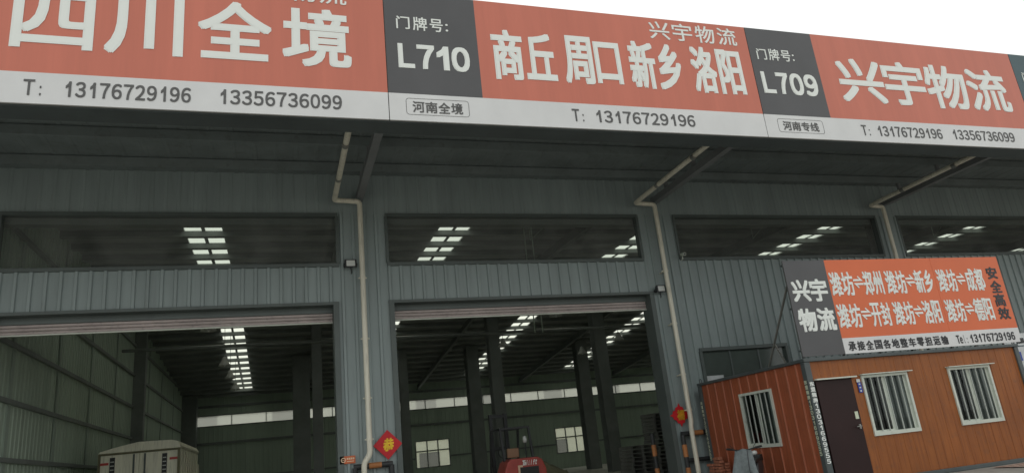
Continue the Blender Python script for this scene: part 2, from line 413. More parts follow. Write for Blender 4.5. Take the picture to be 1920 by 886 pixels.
# canopy
SY0 = 11.79
zs = z_top
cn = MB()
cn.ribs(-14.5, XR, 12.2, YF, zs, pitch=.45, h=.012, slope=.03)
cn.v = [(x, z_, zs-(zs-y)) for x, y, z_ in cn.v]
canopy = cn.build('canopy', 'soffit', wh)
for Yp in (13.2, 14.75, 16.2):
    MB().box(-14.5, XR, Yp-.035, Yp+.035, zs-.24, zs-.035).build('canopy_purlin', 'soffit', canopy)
MB().box(-14.5, XR, SY0+.006, 12.28, 7.615, 10.36).build('fascia_frame', 'post', canopy)
MB().box(-14.5, XR, 12.0, YF+.4, 8.95, 9.0).build('canopy_roof', 'roofm', canopy)
for k in range(-2, 6):
    X = C0+k*BAY
    b = MB(); b.box(X-.085, X+.085, 12.29, YF-.02, 8.03, 8.2)
    for Yp in (13.2, 14.75, 16.2): b.box(X-.05, X+.05, Yp-.033, Yp+.033, 8.2, zs-.24)
    b.build('canopy_beam', 'beam', canopy)
# downpipes
for X in (fx(1.95), fx(10.13), fx(18.3), fx(26.45)):
    yp = 16.70; k = yp/16.8; x = X/S*k; zt = 1.6+(7.99-1.6)*k
    xk = x-.6 if X < 15 else x-.5
    path = [(xk+.02, 12.3, zt+.06), (xk, yp, zt), (x, yp, zt-.03)]
    if X < 5: path += [(x, yp, 1.98), (x-.14, yp, 1.80), (x-.14, yp, G)]
    elif X < 15: path += [(x, yp, 2.0), (x-.03, yp, 1.92), (x-.03, yp, G)]
    else: path += [(x, yp, G)]
    pp = MB().tube(bend(path, .09), .062, 12).build('downpipe', 'pipe', wh)
    for z in (6.0, 4.55, 3.2, 2.3):
        cl = MB(); cl.tube([(x, yp, z-.03), (x, yp, z+.03)], .07, 12); cl.box(x-.1, x+.1, yp+.02, yp+.05, z-.012, z+.012); cl.box(x-.02, x+.02, yp+.05, YF, z-.015, z+.015)
        cl.build('pipe_clip', 'pipe', pp)
    for y in (13.6, 15.4): MB().tube([(xk+.005, y-.06, zt+.02), (xk+.005, y+.06, zt+.02)], .071, 12).build('coupling', 'clip', pp)

# roof, rafters, skylights
sk = [(-2.2+8.15*k, .56) for k in range(6)]
edges = [XL-8.5]
for c, w in sk: edges += [c-w, c+w]
edges.append(XR)
rf = MB()
ys = [YF-.3, 21.6, 36.0, 54.2, YB+.4]
def slab(mb, x0, x1, y0, y1, t=.06):
    v = [(x, y, zr(y)+d) for d in (0, t) for y in (y0, y1) for x in (x0, x1)]
    mb.add(v, [(0, 2, 3, 1), (4, 5, 7, 6), (0, 1, 5, 4), (2, 6, 7, 3), (0, 4, 6, 2), (1, 3, 7, 5)])
for i in range(0, len(edges), 2):
    for j in range(4): slab(rf, edges[i], edges[i+1], ys[j], ys[j+1])
for c, w in sk:
    slab(rf, c-w, c+w, ys[0], ys[1]); slab(rf, c-w, c+w, ys[3], ys[4])
roof = rf.build('roof', 'roofm', wh)
for c, w in sk:
    p = MB()
    for j in (1, 2): p.quad((c-w, ys[j], zr(ys[j])+.03), (c+w, ys[j], zr(ys[j])+.03), (c+w, ys[j+1], zr(ys[j+1])+.03), (c-w, ys[j+1], zr(ys[j+1])+.03))
    p.build('skylight', 'skyglass', roof)
    q = MB()
    for j in (1, 2): slab(q, c-.055, c+.055, ys[j], ys[j+1], .02)
    q.build('skylight_bar', 'inner_dark', roof)
pu = MB(); y = 18.1
while y < YB:
    pu.box(XL, XR, y-.11, y+.11, zr(y)-.19, zr(y)-.01); y += 1.36
pu.build('purlin', 'inner_dark', roof)
for k in range(-1, 6):
    X = C0+k*BAY
    r = MB()
    for y0, y1 in ((YF+.2, 36), (36, YB)):
        for w, d0, d1 in ((.012, .55, .2), (.10, .57, .55)):
            v = [(x, y, zr(y)-d) for d in (d0, d1) for y in (y0, y1) for x in (X-w, X+w)]
            r.add(v, [(0, 2, 3, 1), (4, 5, 7, 6), (0, 1, 5, 4), (2, 6, 7, 3), (0, 4, 6, 2), (1, 3, 7, 5)])
    r.build('rafter', 'rafter', wh)
# interior columns
def hcol(x, y, w, name='column', m='inner_dark'):
    c = MB(); t = .03
    c.box(x-w/2, x+w/2, y-w/2, y-w/2+t, G, zr(y)-.2); c.box(x-w/2, x+w/2, y+w/2-t, y+w/2, G, zr(y)-.2); c.box(x-.02, x+.02, y-w/2+t, y+w/2-t, G, zr(y)-.2)
    return c.build(name, m, wh)
for x, y, w in ((1.82, 36, .45), (10.75, 36, .6), (16.8, 36, .65), (1.35, 45, .95), (11.9, 45, .78), (19.5, 45, .78), (7.45, 45, .5), (25, 36, .6), (33.2, 36, .6)):
    hcol(x, y, w)
for X, y in ((C0+k*BAY, YF+.5) for k in range(0, 5)): hcol(X, y, .4)
tb = MB(); tb.tube([(XL, 33.6, 7.5), (XR, 33.6, 7.5)], .07, 8)
tb.build('tie_rod', 'inner_dark', wh)
for x in (8.05, 8.32): MB().tube([(x, 22, zr(22)-.2), (x, 22, 5.4)], .02, 6).build('hanging_rod', 'inner', wh)
for k in range(3):
    x = 7.5+8.2*k; MB().tube([(x, 20, 9.1), (x, 20, 7.95), (x+.95, 20, 8.75)], .012, 5).build('hanging_cable', 'inner', wh)
# side wall (left), end wall (right), back wall
sw = MB(); sw.ribs(YF+.2, 36, G, zr(YF), XL, pitch=.3, h=.02, axis='y', sign=1, z1b=zr(36)); sw.ribs(36, YB, G, zr(36), XL, pitch=.3, h=.02, axis='y', sign=1, z1b=zr(YB))
swo = sw.build('side_wall', 'inner', wh)
for z in (2.75, 4.1, 5.45, 6.85, 8.2): MB().box(XL+.021, XL+.11, YF+.2, YB, z-.055, z+.055).build('girt', 'inner_dark', swo)
for y in (20.5, 24.5, 28.5, 32.6, 40.6, 45, 50): MB().box(XL+.022, XL+.05, y-.11, y+.11, G, zr(y)-.1).build('wall_post', 'post2', swo)
MB().box(XL+.02, XL+.5, 36.5-.2, 36.5+.25, G, zr(36)-.1).build('wall_column', 'inner_dark', swo)
MB().box(XL+.02, XL+.95, 54.3, 55.2, G, zr(54.3)-.1).build('corner_column', 'inner_dark', swo)
ew = MB(); ew.ribs(YF, YB, G, 9.2, XR, axis='y', sign=-1, pitch=.3); ew.build('end_wall', 'inner', wh)
bw = MB(); seg = [(-5.36, 34.5)]
bwins = [(9.85, 12.35), (21.08, 23.6), (32.3, 34.8)]; bz0, bz1 = 1.55, 3.4; st0, st1 = 5.80, 6.46
xs = sorted([XL]+[q for w in bwins for q in w]+[XR])
bw.ribs(XL, XR, bz1, st0, YB, pitch=.3, h=.02); bw.ribs(XL, XR, st1, 7.85, YB, pitch=.3, h=.02); bw.ribs(XL, XR, G, bz0, YB, pitch=.3, h=.02)
bs = sorted(bwins); p0 = XL
for a, b in bs: bw.ribs(p0, a, bz0, bz1, YB, pitch=.3, h=.02); p0 = b
bw.ribs(p0, XR, bz0, bz1, YB, pitch=.3, h=.02)
bw.ribs(XL, -5.36, st0, st1, YB, pitch=.3); bw.ribs(36, XR, st0, st1, YB, pitch=.3)
bwo = bw.build('back_wall', 'inner', wh)
for z in (4.6, 7.1, 2.2):
    g = MB()
    if z == 2.2:
        p0 = XL
        for a, b in bs+[(XR, XR)]: g.box(p0, a-.1, YB-.12, YB-.03, z-.06, z+.06); p0 = b+.1
    else: g.box(XL, XR, YB-.12, YB-.03, z-.08, z+.08)
    g.build('girt', 'inner_dark', bwo)
f = MB(); f.box(-5.4, 36, YB-.06, YB+.06, st1, st1+.07); f.box(-5.4, 36, YB-.06, YB+.06, st0-.07, st0)
x = -5.36
while x < 36.1: f.box(x-.025, x+.025, YB-.05, YB+.04, st0, st1); x += 2.3
fo = f.build('strip_window', 'inner_dark', wh)
MB().quad((-5.36, YB, st0), (36, YB, st0), (36, YB, st1), (-5.36, YB, st1)).build('pane', 'frost', fo)
for a, b in bwins:
    f = MB(); f.box(a-.07, b+.07, YB-.05, YB+.06, bz0-.07, bz0); f.box(a-.07, b+.07, YB-.05, YB+.06, bz1, bz1+.07)
    f.box(a-.07, a, YB-.05, YB+.06, bz0, bz1); f.box(b, b+.07, YB-.05, YB+.06, bz0, bz1)
    for k in (1, 2): x = a+(b-a)*k/3; f.box(x-.04, x+.04, YB-.04, YB+.05, bz0, bz1)
    f.box(a, b, YB-.045, YB+.055, bz0+1.1, bz0+1.19)
    fo = f.build('back_window', 'inner_dark', wh)
    MB().quad((a, YB, bz0), (b, YB, bz0), (b, YB, bz1), (a, YB, bz1)).build('pane', 'backglass', fo)
    
# pale building in the next yard, seen through the back windows
nb = thing('yard_building', (16, 80, G), 'pale cream building seen through the small back windows of the warehouse', 'building')
wl = MB(); wl.box(-12, 60, 80, 92, G, 10.5); wlo = wl.build('wall', 'render', nb)
for i in range(9):
    for j in range(3):
        x = -8+i*7.5; z = 1.5+j*3.1
        MB().box(x, x+2.2, 79.93, 79.99, z, z+1.5).build('window', 'dark', nb)
MB().box(-12.4, 60.4, 79.5, 92.5, 10.5, 10.8).build('roof', 'beam', nb)

# ================================================================== FASCIA SIGNBOARDS
FY = 11.75; z0s, zw, z1s = 7.64, 8.19, 10.38
GS = 'signboards along the canopy edge'
def board(x0, xm, x1, label, blk='black'):
    t = thing('signboard', ((x0+x1)/2, FY, z0s), label, 'signboard', GS)
    MB().box(x0+.006, x1-.006, FY+.012, FY+.04, z0s-.01, z1s+.01).build('backing', 'clip', t)
    MB().box(x0+.008, x1-.008, FY, FY+.012, z0s, zw).build('white_strip', 'white', t)
    MB().box(x0+.008, xm, FY, FY+.012, zw, z1s).build('number_panel', blk, t)
    MB().box(xm, x1-.008, FY, FY+.012, zw, z1s).build('orange_panel', 'orange', t)
    return t
P = front(FY)
# left board
t = board(-6.21, -4.4, 1.965, 'orange signboard with the four largest white characters and two phone numbers below')
letters('route_lettering', [('四', -4.04, -2.86, 8.63, 9.72), ('川', -2.70, -1.50, 8.63, 9.83), ('全', -1.28, -.06, 8.66, 9.83), ('境', .12, 1.33, 8.62, 9.84)], P, 'letter', t, .024)
letters('phone_lettering', [('T:', -3.78, -3.46, 7.78, 8.06), ('13176729196', -3.24, -1.34, 7.78, 8.06), ('13356736099', -.94, 1.14, 7.79, 8.07)], P, 'greyink', t, .022)
letters('company_lettering', [(c, -.86+i*.545, -.86+i*.545+.5, 9.97, 10.37) for i, c in enumerate('兴宇物流')], P, 'letter', t, .008)
# middle board
t = board(1.965, 3.77, 10.165, 'signboard numbered L710 with eight narrow white characters on orange')
letters('door_lettering', [('门', 2.19, 2.45, 9.57, 9.85), ('牌', 2.51, 2.79, 9.56, 9.86), ('号', 2.84, 3.10, 9.56, 9.85), (':', 3.15, 3.20, 9.59, 9.76)], P, 'letter', t, .015)
letters('number_lettering', [('L', 2.19, 2.50, 8.73, 9.25), ('7', 2.55, 2.89, 8.73, 9.25), ('1', 2.93, 3.17, 8.73, 9.25), ('0', 3.22, 3.58, 8.72, 9.26)], P, 'letter', t, .04)
letters('route_lettering', [('商', 4.05, 4.70, 8.62, 9.75), ('丘', 4.74, 5.39, 8.66, 9.73), ('周', 5.57, 6.22, 8.63, 9.75), ('口', 6.27, 6.86, 8.68, 9.66), ('新', 7.06, 7.68, 8.63, 9.76), ('乡', 7.72, 8.30, 8.63, 9.75), ('洛', 8.56, 9.18, 8.62, 9.76), ('阳', 9.23, 9.86, 8.62, 9.74)], P, 'letter', t, .024)
letters('company_lettering', [(c, 7.68+i*.57, 7.68+i*.57+.49, 9.86, 10.30) for i, c in enumerate('兴宇物流')], P, 'letter', t, .012)
letters('region_lettering', [(c, 2.40+i*.243, 2.40+i*.243+.225, 7.81, 8.04) for i, c in enumerate('河南全境')], P, 'greyink', t, .02)
letters('phone_lettering', [('T:', 5.59, 5.90, 7.79, 8.06), ('13176729196', 6.06, 8.40, 7.79, 8.06)], P, 'greyink', t, .022)
def rbox(x0, x1, z0, z1, parent, w=.009, r=.06):
    pts = []
    for cx, cz, a in ((x1-r, z1-r, 0), (x0+r, z1-r, 90), (x0+r, z0+r, 180), (x1-r, z0+r, 270)):
        for k in range(5): t_ = rad(a+k*22.5); pts.append((cx, cz, math.cos(t_), math.sin(t_)))
    v = [(cx+r*c, FY-.003, cz+r*s) for cx, cz, c, s in pts]+[(cx+(r-w)*c, FY-.003, cz+(r-w)*s) for cx, cz, c, s in pts]
    n = len(pts); MB().add(v, [(i, (i+1) % n, n+(i+1) % n, n+i) for i in range(n)]).build('rounded_border', 'greyink', parent)
rbox(2.28, 3.48, 7.76, 8.10, t)
# right board
t = board(10.165, 11.99, 18.375, 'signboard numbered L709 with four wide white characters on orange')
letters('door_lettering', [('门', 10.35, 10.61, 9.57, 9.85), ('牌', 10.67, 10.96, 9.57, 9.87), ('号', 11.01, 11.27, 9.57, 9.86), (':', 11.32, 11.37, 9.6, 9.77)], P, 'letter', t, .015)
letters('number_lettering', [('L', 10.33, 10.66, 8.72, 9.26), ('7', 10.72, 11.04, 8.72, 9.26), ('0', 11.08, 11.44, 8.71, 9.27), ('9', 11.48, 11.84, 8.71, 9.27)], P, 'letter', t, .04)
letters('company_lettering', [('兴', 12.50, 13.83, 8.64, 9.80), ('宇', 13.86, 15.12, 8.64, 9.82), ('物', 15.16, 16.49, 8.62, 9.83), ('流', 16.53, 17.88, 8.63, 9.82)], P, 'letter', t, .024)
letters('region_lettering', [(c, 10.62+i*.245, 10.62+i*.245+.225, 7.82, 8.04) for i, c in enumerate('河南专线')], P, 'greyink', t, .02)
letters('phone_lettering', [('T:', 12.79, 13.08, 7.79, 8.05), ('13176729196', 13.22, 15.22, 7.79, 8.05), ('13356736099', 15.52, 17.60, 7.80, 8.06)], P, 'greyink', t, .02)
rbox(10.49, 11.72, 7.77, 8.10, t)
# next board, cut by the edge of the picture
t = board(18.375, 20.2, 26.6, 'dark teal start of the next signboard at the far end of the canopy', 'teal')
letters('door_lettering', [('门', 18.62, 18.9, 9.57, 9.85), ('牌', 18.96, 19.24, 9.57, 9.87), ('号', 19.29, 19.56, 9.57, 9.86)], P, 'letter', t, .01)

# ================================================================== CONTAINER OFFICE
OX0, OX1, OY0, OY1, OZ0, OZ1 = 10.42, 16.50, 12.50, 16.66, .44, 2.86
of = thing('container_office', (13.4, 14.6, G), 'brown wood-look container office with barred white windows and a dark door', 'office')
dx0, dx1, dz1 = 10.62, 11.55, 2.47
W2 = [(11.80, 13.05, 1.25, 2.50), (14.22, 15.47, 1.26, 2.51)]
fwl = MB()
kw = dict(pitch=.25, h=.006, top=.012, slope=.006, off=.05)
yw = OY0+.03
fwl.ribs(OX0+.13, dx1, dz1, OZ1, yw, **kw)
fwl.ribs(dx1, W2[0][0], OZ0, OZ1, yw, **kw); fwl.ribs(W2[0][1], W2[1][0], OZ0, OZ1, yw, **kw); fwl.ribs(W2[1][1], OX1-.1, OZ0, OZ1, yw, **kw)
for a, b, c, d in W2: fwl.ribs(a, b, OZ0, c, yw, **kw); fwl.ribs(a, b, d, OZ1, yw, **kw)
fwl.build('front_wall', 'shed', of)
sy0, sy1, sz0, sz1 = 13.77, 14.98, 1.23, 2.47
sdw = MB(); k2 = dict(pitch=.345, h=.022, top=.02, slope=.016, axis='y', sign=-1, off=.06)
xw = OX0+.035
sdw.ribs(OY0+.12, sy0, OZ0, OZ1, xw, **k2); sdw.ribs(sy1, OY1-.1, OZ0, OZ1, xw, **k2); sdw.ribs(sy0, sy1, OZ0, sz0, xw, **k2); sdw.ribs(sy0, sy1, sz1, OZ1, xw, **k2)
sdo = sdw.build('side_wall', 'shedside', of)
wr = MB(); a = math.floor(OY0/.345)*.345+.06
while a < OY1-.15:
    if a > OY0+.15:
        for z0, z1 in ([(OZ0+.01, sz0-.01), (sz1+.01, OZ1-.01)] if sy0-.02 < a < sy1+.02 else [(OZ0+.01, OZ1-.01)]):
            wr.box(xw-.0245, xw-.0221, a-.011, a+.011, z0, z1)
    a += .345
wr.build('rib_highlight', 'riblight', sdo)  # thin pale strips stand in for light along the rib tops
bk = MB(); bk.box(OX0+.1, OX1-.05, OY1-.06, OY1-.02, OZ0, OZ1); bk.box(OX1-.05, OX1-.01, OY0+.1, OY1-.06, OZ0, OZ1); bk.build('rear_wall', 'shedside', of)
rm = MB(); rm.box(OX0+.5, OX1-.3, OY0+.6, OY1-.3, OZ0+.05, OZ1-.05); rm.build('dark_core', 'dark', of)  # near-black box stands in for the shade inside the office
rf_ = MB(); rf_.box(OX0-.02, OX1+.02, OY0-.03, OY1+.02, OZ1+.002, OZ1+.07); rf_.build('roof', 'post', of, .012)
bs_ = MB(); bs_.box(OX0-.01, OX1+.01, OY0-.02, OY1, G+.004, OZ0-.002); bs_.build('base_frame', 'post', of, .01)
for x0, x1, y0, y1 in ((OX0-.012, OX0+.135, OY0-.012, OY0+.12), (OX1-.11, OX1+.012, OY0-.012, OY0+.12), (OX0-.012, OX0+.12, OY1-.12, OY1+.012)):
    p = MB().box(x0, x1, y0, y1, OZ0, OZ1)
    p.build('corner_post', 'post', of, .012)
    h = MB(); h.tube(bend([(x0+.04, y0+.05, OZ1+.07), (x0+.04, y0+.05, OZ1+.17), (x0+.1, y0+.05, OZ1+.17), (x0+.1, y0+.05, OZ1+.07)], .03), .012, 8); h.build('lifting_eye', 'post', of)
vt = '东盟箱房13031669555'
def vertical(x0, x1, ztop, zbot, Pm):
    it = []; n = len(vt); st = (ztop-zbot)/n
    for i, c in enumerate(vt):
        w = (x1-x0)*(.5 if c == '1' else .85 if c.isdigit() else 1); xc = (x0+x1)/2
        it.append((c, xc-w/2, xc+w/2, ztop-(i+1)*st+.012, ztop-i*st-.006))
    return it
letters('post_lettering', vertical(OX0+.008, OX0+.122, 2.46, .82, None), front(OY0-.013), 'letter', of, .045)
PS = lambda x, z, d: (OX0-.013-d, -x, z)       # side face, seen from the left: +x of the text runs towards the camera
letters('post_lettering', vertical(-(OY0+.105), -(OY0+.015), 2.50, .98, None), PS, 'lock', of, .045)
letters('post_lettering', vertical(-(OY1-.01), -(OY1-.1), 2.47, 1.0, None), PS, 'lock', of, .045)
# door
d = MB(); d.box(dx0, dx1, OY0+.02, OY0+.06, OZ0+.01, dz1-.01)
do = d.build('door', 'door', of, .006)
dh = MB(); dh.box(dx1-.1, dx1-.06, OY0-.012, OY0+.018, 1.43, 1.52); dh.tube([(dx1-.08, OY0-.05, 1.48), (dx1-.2, OY0-.05, 1.475)], .011, 8); dh.tube([(dx1-.08, OY0-.05, 1.48), (dx1-.08, OY0, 1.48)], .01, 8)
dh.build('door_handle', 'clip', do)
MB().box(dx1-.13, dx1-.05, OY0+.005, OY0+.0185, 1.63, 1.78).build('lock_sticker', 'lock', do)
MB().box(dx0-.02, dx1+.09, OY0-.06, OY0+.03, dz1+.002, dz1+.03).build('door_lintel', 'frame', of)
# number plate between door and window
np_ = MB(); np_.box(11.67, 11.765, OY0+.008, OY0+.02, 2.15, 2.36); npo = np_.build('number_plate', 'blue', of)
MB().box(11.66, 11.75, OY0+.006, OY0+.02, 2.365, 2.43).build('paper_sticker', 'poster', of)
mk = MB()
for z in (2.17, 2.24, 2.31): mk.box(11.695, 11.735, OY0+.004, OY0+.0075, z, z+.028)
mk.build('plate_marks', 'poster', npo)
def office_window(Pm, x0, x1, z0, z1, lint):
    """Pm(u, v, d) maps window coordinates; d is the distance out of the wall"""
    def pb(mb, u0, u1, d0, d1, v0, v1):
        c = [Pm(u, v, d_) for v in (v0, v1) for d_ in (d0, d1) for u in (u0, u1)]
        mb.add(c, [(0, 2, 3, 1), (4, 5, 7, 6), (0, 1, 5, 4), (2, 6, 7, 3), (0, 4, 6, 2), (1, 3, 7, 5)])
    f = MB(); e = .055
    pb(f, x0, x1, -.07, .035, z0, z0+e+.02); pb(f, x0, x1, -.07, .035, z1-e, z1); pb(f, x0, x0+e, -.07, .034, z0+e+.02, z1-e); pb(f, x1-e, x1, -.07, .034, z0+e+.02, z1-e)
    fo = f.build('window', 'frame', of)
    s = MB(); m = x0+(x1-x0)*.5
    pb(s, m-.06, m+.03, -.05, -.02, z0+e+.02, z1-e); pb(s, m+.05, m+.09, -.065, -.052, z0+e+.02, z1-e); pb(s, x1-e-.05, x1-e, -.05, -.02, z0+e+.02, z1-e); pb(s, x0+e, m-.06, -.05, -.02, z0+e+.02, z0+e+.05)
    s.build('sash', 'frame', fo)
    n = 5
    for k in range(1, n+1):
        b = MB(); u = x0+e+(x1-x0-2*e)*k/(n+1); pb(b, u-.0095, u+.0095, .004, .026, z0+e+.02, z1-e)
        b.build('window_bar', 'bar', fo)
    g = MB(); g.quad(Pm(x0+e, z0+e, -.03), Pm(x1-e, z0+e, -.03), Pm(x1-e, z1-e, -.03), Pm(x0+e, z1-e, -.03)); g.build('pane', 'glass', fo)
    c = MB(); c.quad(Pm(m+.03, z0+e+.02, -.06), Pm(x1-e, z0+e+.02, -.06), Pm(x1-e, z1-e, -.06), Pm(m+.03, z1-e, -.06)); c.build('insect_screen', 'mesh', fo)
    c = MB(); u0 = x1-e-.17; n = 12
    for k in range(n): c.quad(*[Pm(u0+.11*(k+q)/n, v, -.052+.006*math.sin((k+q)*1.9)) for q, v in ((0, z0+e+.02), (1, z0+e+.02), (1, z1-e), (0, z1-e))])
    c.build('curtain', 'curtain', fo)
    if lint:
        l = MB(); pb(l, x0-.03, x1+.09, -.0, .11, z1+.004, z1+.022); l.build('rain_drip', 'frame', fo)
for a, b, c, d_ in W2: office_window(lambda u, v, d: (u, OY0+.03-d, v), a, b, c, d_, True)
office_window(lambda u, v, d: (OX0+.03-d, -u, v), -sy1, -sy0, sz0, sz1, False)

# ------------------------------------------------------------------ signboard on the office roof
SY = 12.46
t = thing('roof_signboard', (13.5, SY, OZ1+.1), 'orange and black route signboard standing on the container office roof', 'signboard')
zb, zt_, zwb = 2.965, 5.04, 3.30
MB().box(10.405, 16.66, SY+.012, SY+.03, zb, zt_).build('backing', 'clip', t)
MB().box(10.40, 11.50, SY, SY+.012, zb, zt_).build('black_panel', 'black', t)
MB().box(11.50, 14.545, SY, SY+.012, zwb, zt_).build('orange_panel', 'orange2', t)
MB().box(14.551, 16.665, SY, SY+.012, zwb, zt_).build('orange_panel', 'orange2', t)
MB().box(11.50, 16.665, SY, SY+.012, zb, zwb).build('white_strip', 'white', t)
fr = MB()
for x in (10.46, 12.5, 14.55, 16.6): fr.box(x-.025, x+.025, SY+.031, SY+.08, OZ1+.07, zt_)
for z in (3.1, 4.0, 4.95): fr.box(10.42, 16.64, SY+.081, SY+.12, z-.02, z+.02)
fr.build('frame', 'post', t)
for x in (10.47, 12.5, 14.55, 16.6):
    br = MB(); br.bar((x, SY+.1, 4.5), (x+.03, 13.75, OZ1+.07), .035); br.bar((x+.005, SY+.9, 3.38), (x-.0, SY+.66, OZ1+.07), .03)
    br.build('brace', 'clip', t)
MB().box(16.62, 16.72, SY-.01, SY+.06, 2.93, 3.05).build('corner_bracket', 'blackpaint', t)
P = front(SY)
letters('company_lettering', [('兴', 10.49, 10.94, 4.13, 4.61), ('宇', 10.96, 11.41, 4.12, 4.62), ('物', 10.49, 10.95, 3.48, 3.98), ('流', 10.98, 11.44, 3.48, 3.98)], P, 'letter', t, .032)
rows = []
for cs, z0, z1, xs in (('潍坊⇌郑州潍坊⇌新乡潍坊⇌成都', 4.22, 4.76, None), ('潍坊⇌开封潍坊⇌洛阳潍坊⇌德阳', 3.51, 4.04, None)):
    X = [(11.53, 11.83), (11.84, 12.16), (12.17, 12.43), (12.44, 12.71), (12.72, 12.98), (13.07, 13.36), (13.37, 13.65), (13.66, 13.91), (13.92, 14.19), (14.20, 14.45), (14.60, 14.89), (14.90, 15.18), (15.20, 15.45), (15.47, 15.76), (15.77, 16.05)]
    for c, (a, b) in zip(cs, X): rows.append((c, a, b, z0+(.16 if c == '⇌' else 0), z1-(.10 if c == '⇌' else 0)))
letters('route_lettering', rows, P, 'letter', t, .018)
letters('slogan_lettering', [('安', 16.19, 16.53, 4.49, 4.79), ('全', 16.19, 16.54, 4.15, 4.45), ('高', 16.19, 16.53, 3.82, 4.13), ('效', 16.19, 16.55, 3.51, 3.80)], P, 'ink', t, .035)
tt = '承接全国各地整车零担运输'
letters('service_lettering', [(c, 11.62+i*.237, 11.62+i*.237+.2, 3.02, 3.22) for i, c in enumerate(tt)], P, 'ink', t, .03)
letters('phone_lettering', [('Tel:', 14.68, 15.04, 3.02, 3.21), ('13176729196', 15.07, 16.49, 3.02, 3.21)], P, 'ink', t, .035)

# small poster board past the office corner
t = thing('poster_board', (17.6, 13.4, G), 'pale poster with blue and red print just past the office corner', 'poster')
MB().box(17.3, 19.0, 13.4, 13.43, 2.05, 3.28).build('panel', 'poster', t)
MB().box(17.31, 18.95, 13.39, 13.399, 2.95, 2.975).build('teal_stripe', 'teal', t)
m_ = MB(); m_.box(17.4, 17.75, 13.388, 13.3985, 2.6, 2.82); m_.box(17.95, 18.6, 13.388, 13.3985, 2.3, 2.7); m_.build('blue_print', 'blue', t)
MB().box(17.45, 17.6, 13.387, 13.3975, 2.35, 2.55).build('red_print', 'signal', t)
l_ = MB(); l_.box(17.35, 17.41, 13.44, 13.5, G, 3.2); l_.build('leg', 'post', t)
l_ = MB(); l_.box(18.85, 18.91, 13.44, 13.5, G, 3.2); l_.build('leg', 'post', t)

# ================================================================== SMALL THINGS ON THE FRONT WALL
def floodlight(x, z, label):
    t = thing('floodlight', (x, YF-.06, z), label, 'floodlight', 'floodlights on the front wall')
    h = MB(); h.prism([(YF-.20, z-.11), (YF-.18, z+.10), (YF-.10, z+.07), (YF-.10, z-.06)], x-.14, x+.14, 'x'); h.build('housing', 'blackpaint', t, .012)
    n = Vector((0, -.21, -.02)).normalized()
    g = MB(); g.add([(x-.10, YF-.203, z-.075), (x+.10, YF-.203, z-.075), (x+.10, YF-.1875, z+.07), (x-.10, YF-.1875, z+.07)], [(0, 1, 2, 3)]); g.build('lens', 'lens', t)
    b = MB(); b.bar((x-.15, YF-.13, z), (x-.15, YF-.02, z-.05), .02); b.bar((x+.15, YF-.13, z), (x+.15, YF-.02, z-.05), .02); b.bar((x-.15, YF-.02, z-.05), (x+.15, YF-.02, z-.05), .03); b.tube([(x, YF-.1, z-.05), (x+.03, YF-.05, z-.2), (x+.02, YF-.02, z-.22)], .012, 6)
    b.build('bracket', 'blackpaint', t)
floodlight(fx(1.665), fz(6.34), 'floodlight between the two open doorways, left of the first downpipe')
floodlight(fx(9.80), fz(5.49), 'floodlight above the right edge of the second doorway')
t = thing('security_camera', (fx(10.69), YF-.03, fz(6.40)), 'small white security camera under the clerestory window beside the second downpipe', 'camera')
x, z = fx(10.66), fz(6.42)
MB().tube([(x, YF-.26, z), (x, YF-.08, z+.03)], .045, 12).build('housing', 'frame', t)
MB().tube([(x, YF-.268, z-.001), (x, YF-.258, z)], .03, 10).build('lens', 'grip', t)
MB().tube([(x, YF-.12, z), (x, YF-.12, z-.1), (x, YF-.02, z-.12)], .014, 8).build('bracket', 'frame', t)

def diamond(x, z, r, ch, label, m2, jag=0):
    t = thing('festive_diamond', (x, YF-.03, z), label, 'paper decoration', 'red paper diamonds by the doorways')
    pts = []
    for i in range(4):
        a, b = [(0, r), (r, 0), (0, -r), (-r, 0)][i], [(r, 0), (0, -r), (-r, 0), (0, r)][i]
        for k in range(6):
            q = k/6; w = 1-jag*math.sin(q*math.pi*3)**2*.16
            pts.append((x+(a[0]+(b[0]-a[0])*q)*w, z+(a[1]+(b[1]-a[1])*q)*w))
    MB().prism(pts[::-1], YF-.078, YF-.07, 'y').build('paper', 'red', t)
    letters('character', [(ch, x-r*.37, x+r*.37, z-r*.44, z+r*.44)], front(YF-.078), m2, t, .035, skew=.12)
diamond(fx(2.34), fz(2.15), .325, '恭', 'red paper diamond with bright yellow character between the two doorways', 'gold')
diamond(fx(9.80), fz(2.19), .30, '福', 'red paper diamond with dull gold character right of the second doorway', 'gold2', 1)
# small orange plaque with an emblem and two rows of unreadable print
t = thing('wall_plaque', (fx(1.45), YF-.03, fz(1.9)), 'small orange plaque with round emblem beside the first doorway', 'plaque')
x0, x1, z0, z1 = fx(1.29), fx(1.62), fz(1.83), fz(1.99)
MB().box(x0, x1, YF-.06, YF-.05, z0, z1).build('plate', 'plaque', t)
e = MB(); c = (x0+.075, YF-.063, (z0+z1)/2)
for k in range(16):
    a, b = 2*math.pi*k/16, 2*math.pi*(k+1)/16
    e.add([(c[0]+q*math.cos(w), c[1], c[2]+q*math.sin(w)) for q, w in ((.055, a), (.055, b), (.036, b), (.036, a))], [(0, 1, 2, 3)])
e.box(c[0]-.02, c[0]+.02, c[1], c[1]+.002, c[2]-.006, c[2]+.006); e.build('emblem', 'pale', t)
e = MB()
for k in range(4): e.box(x0+.15+k*.043, x0+.183+k*.043, YF-.063, YF-.0605, z0+.085, z0+.125)
e.box(x0+.15, x1-.03, YF-.063, YF-.0605, z0+.04, z0+.055); e.build('print', 'pale', t)

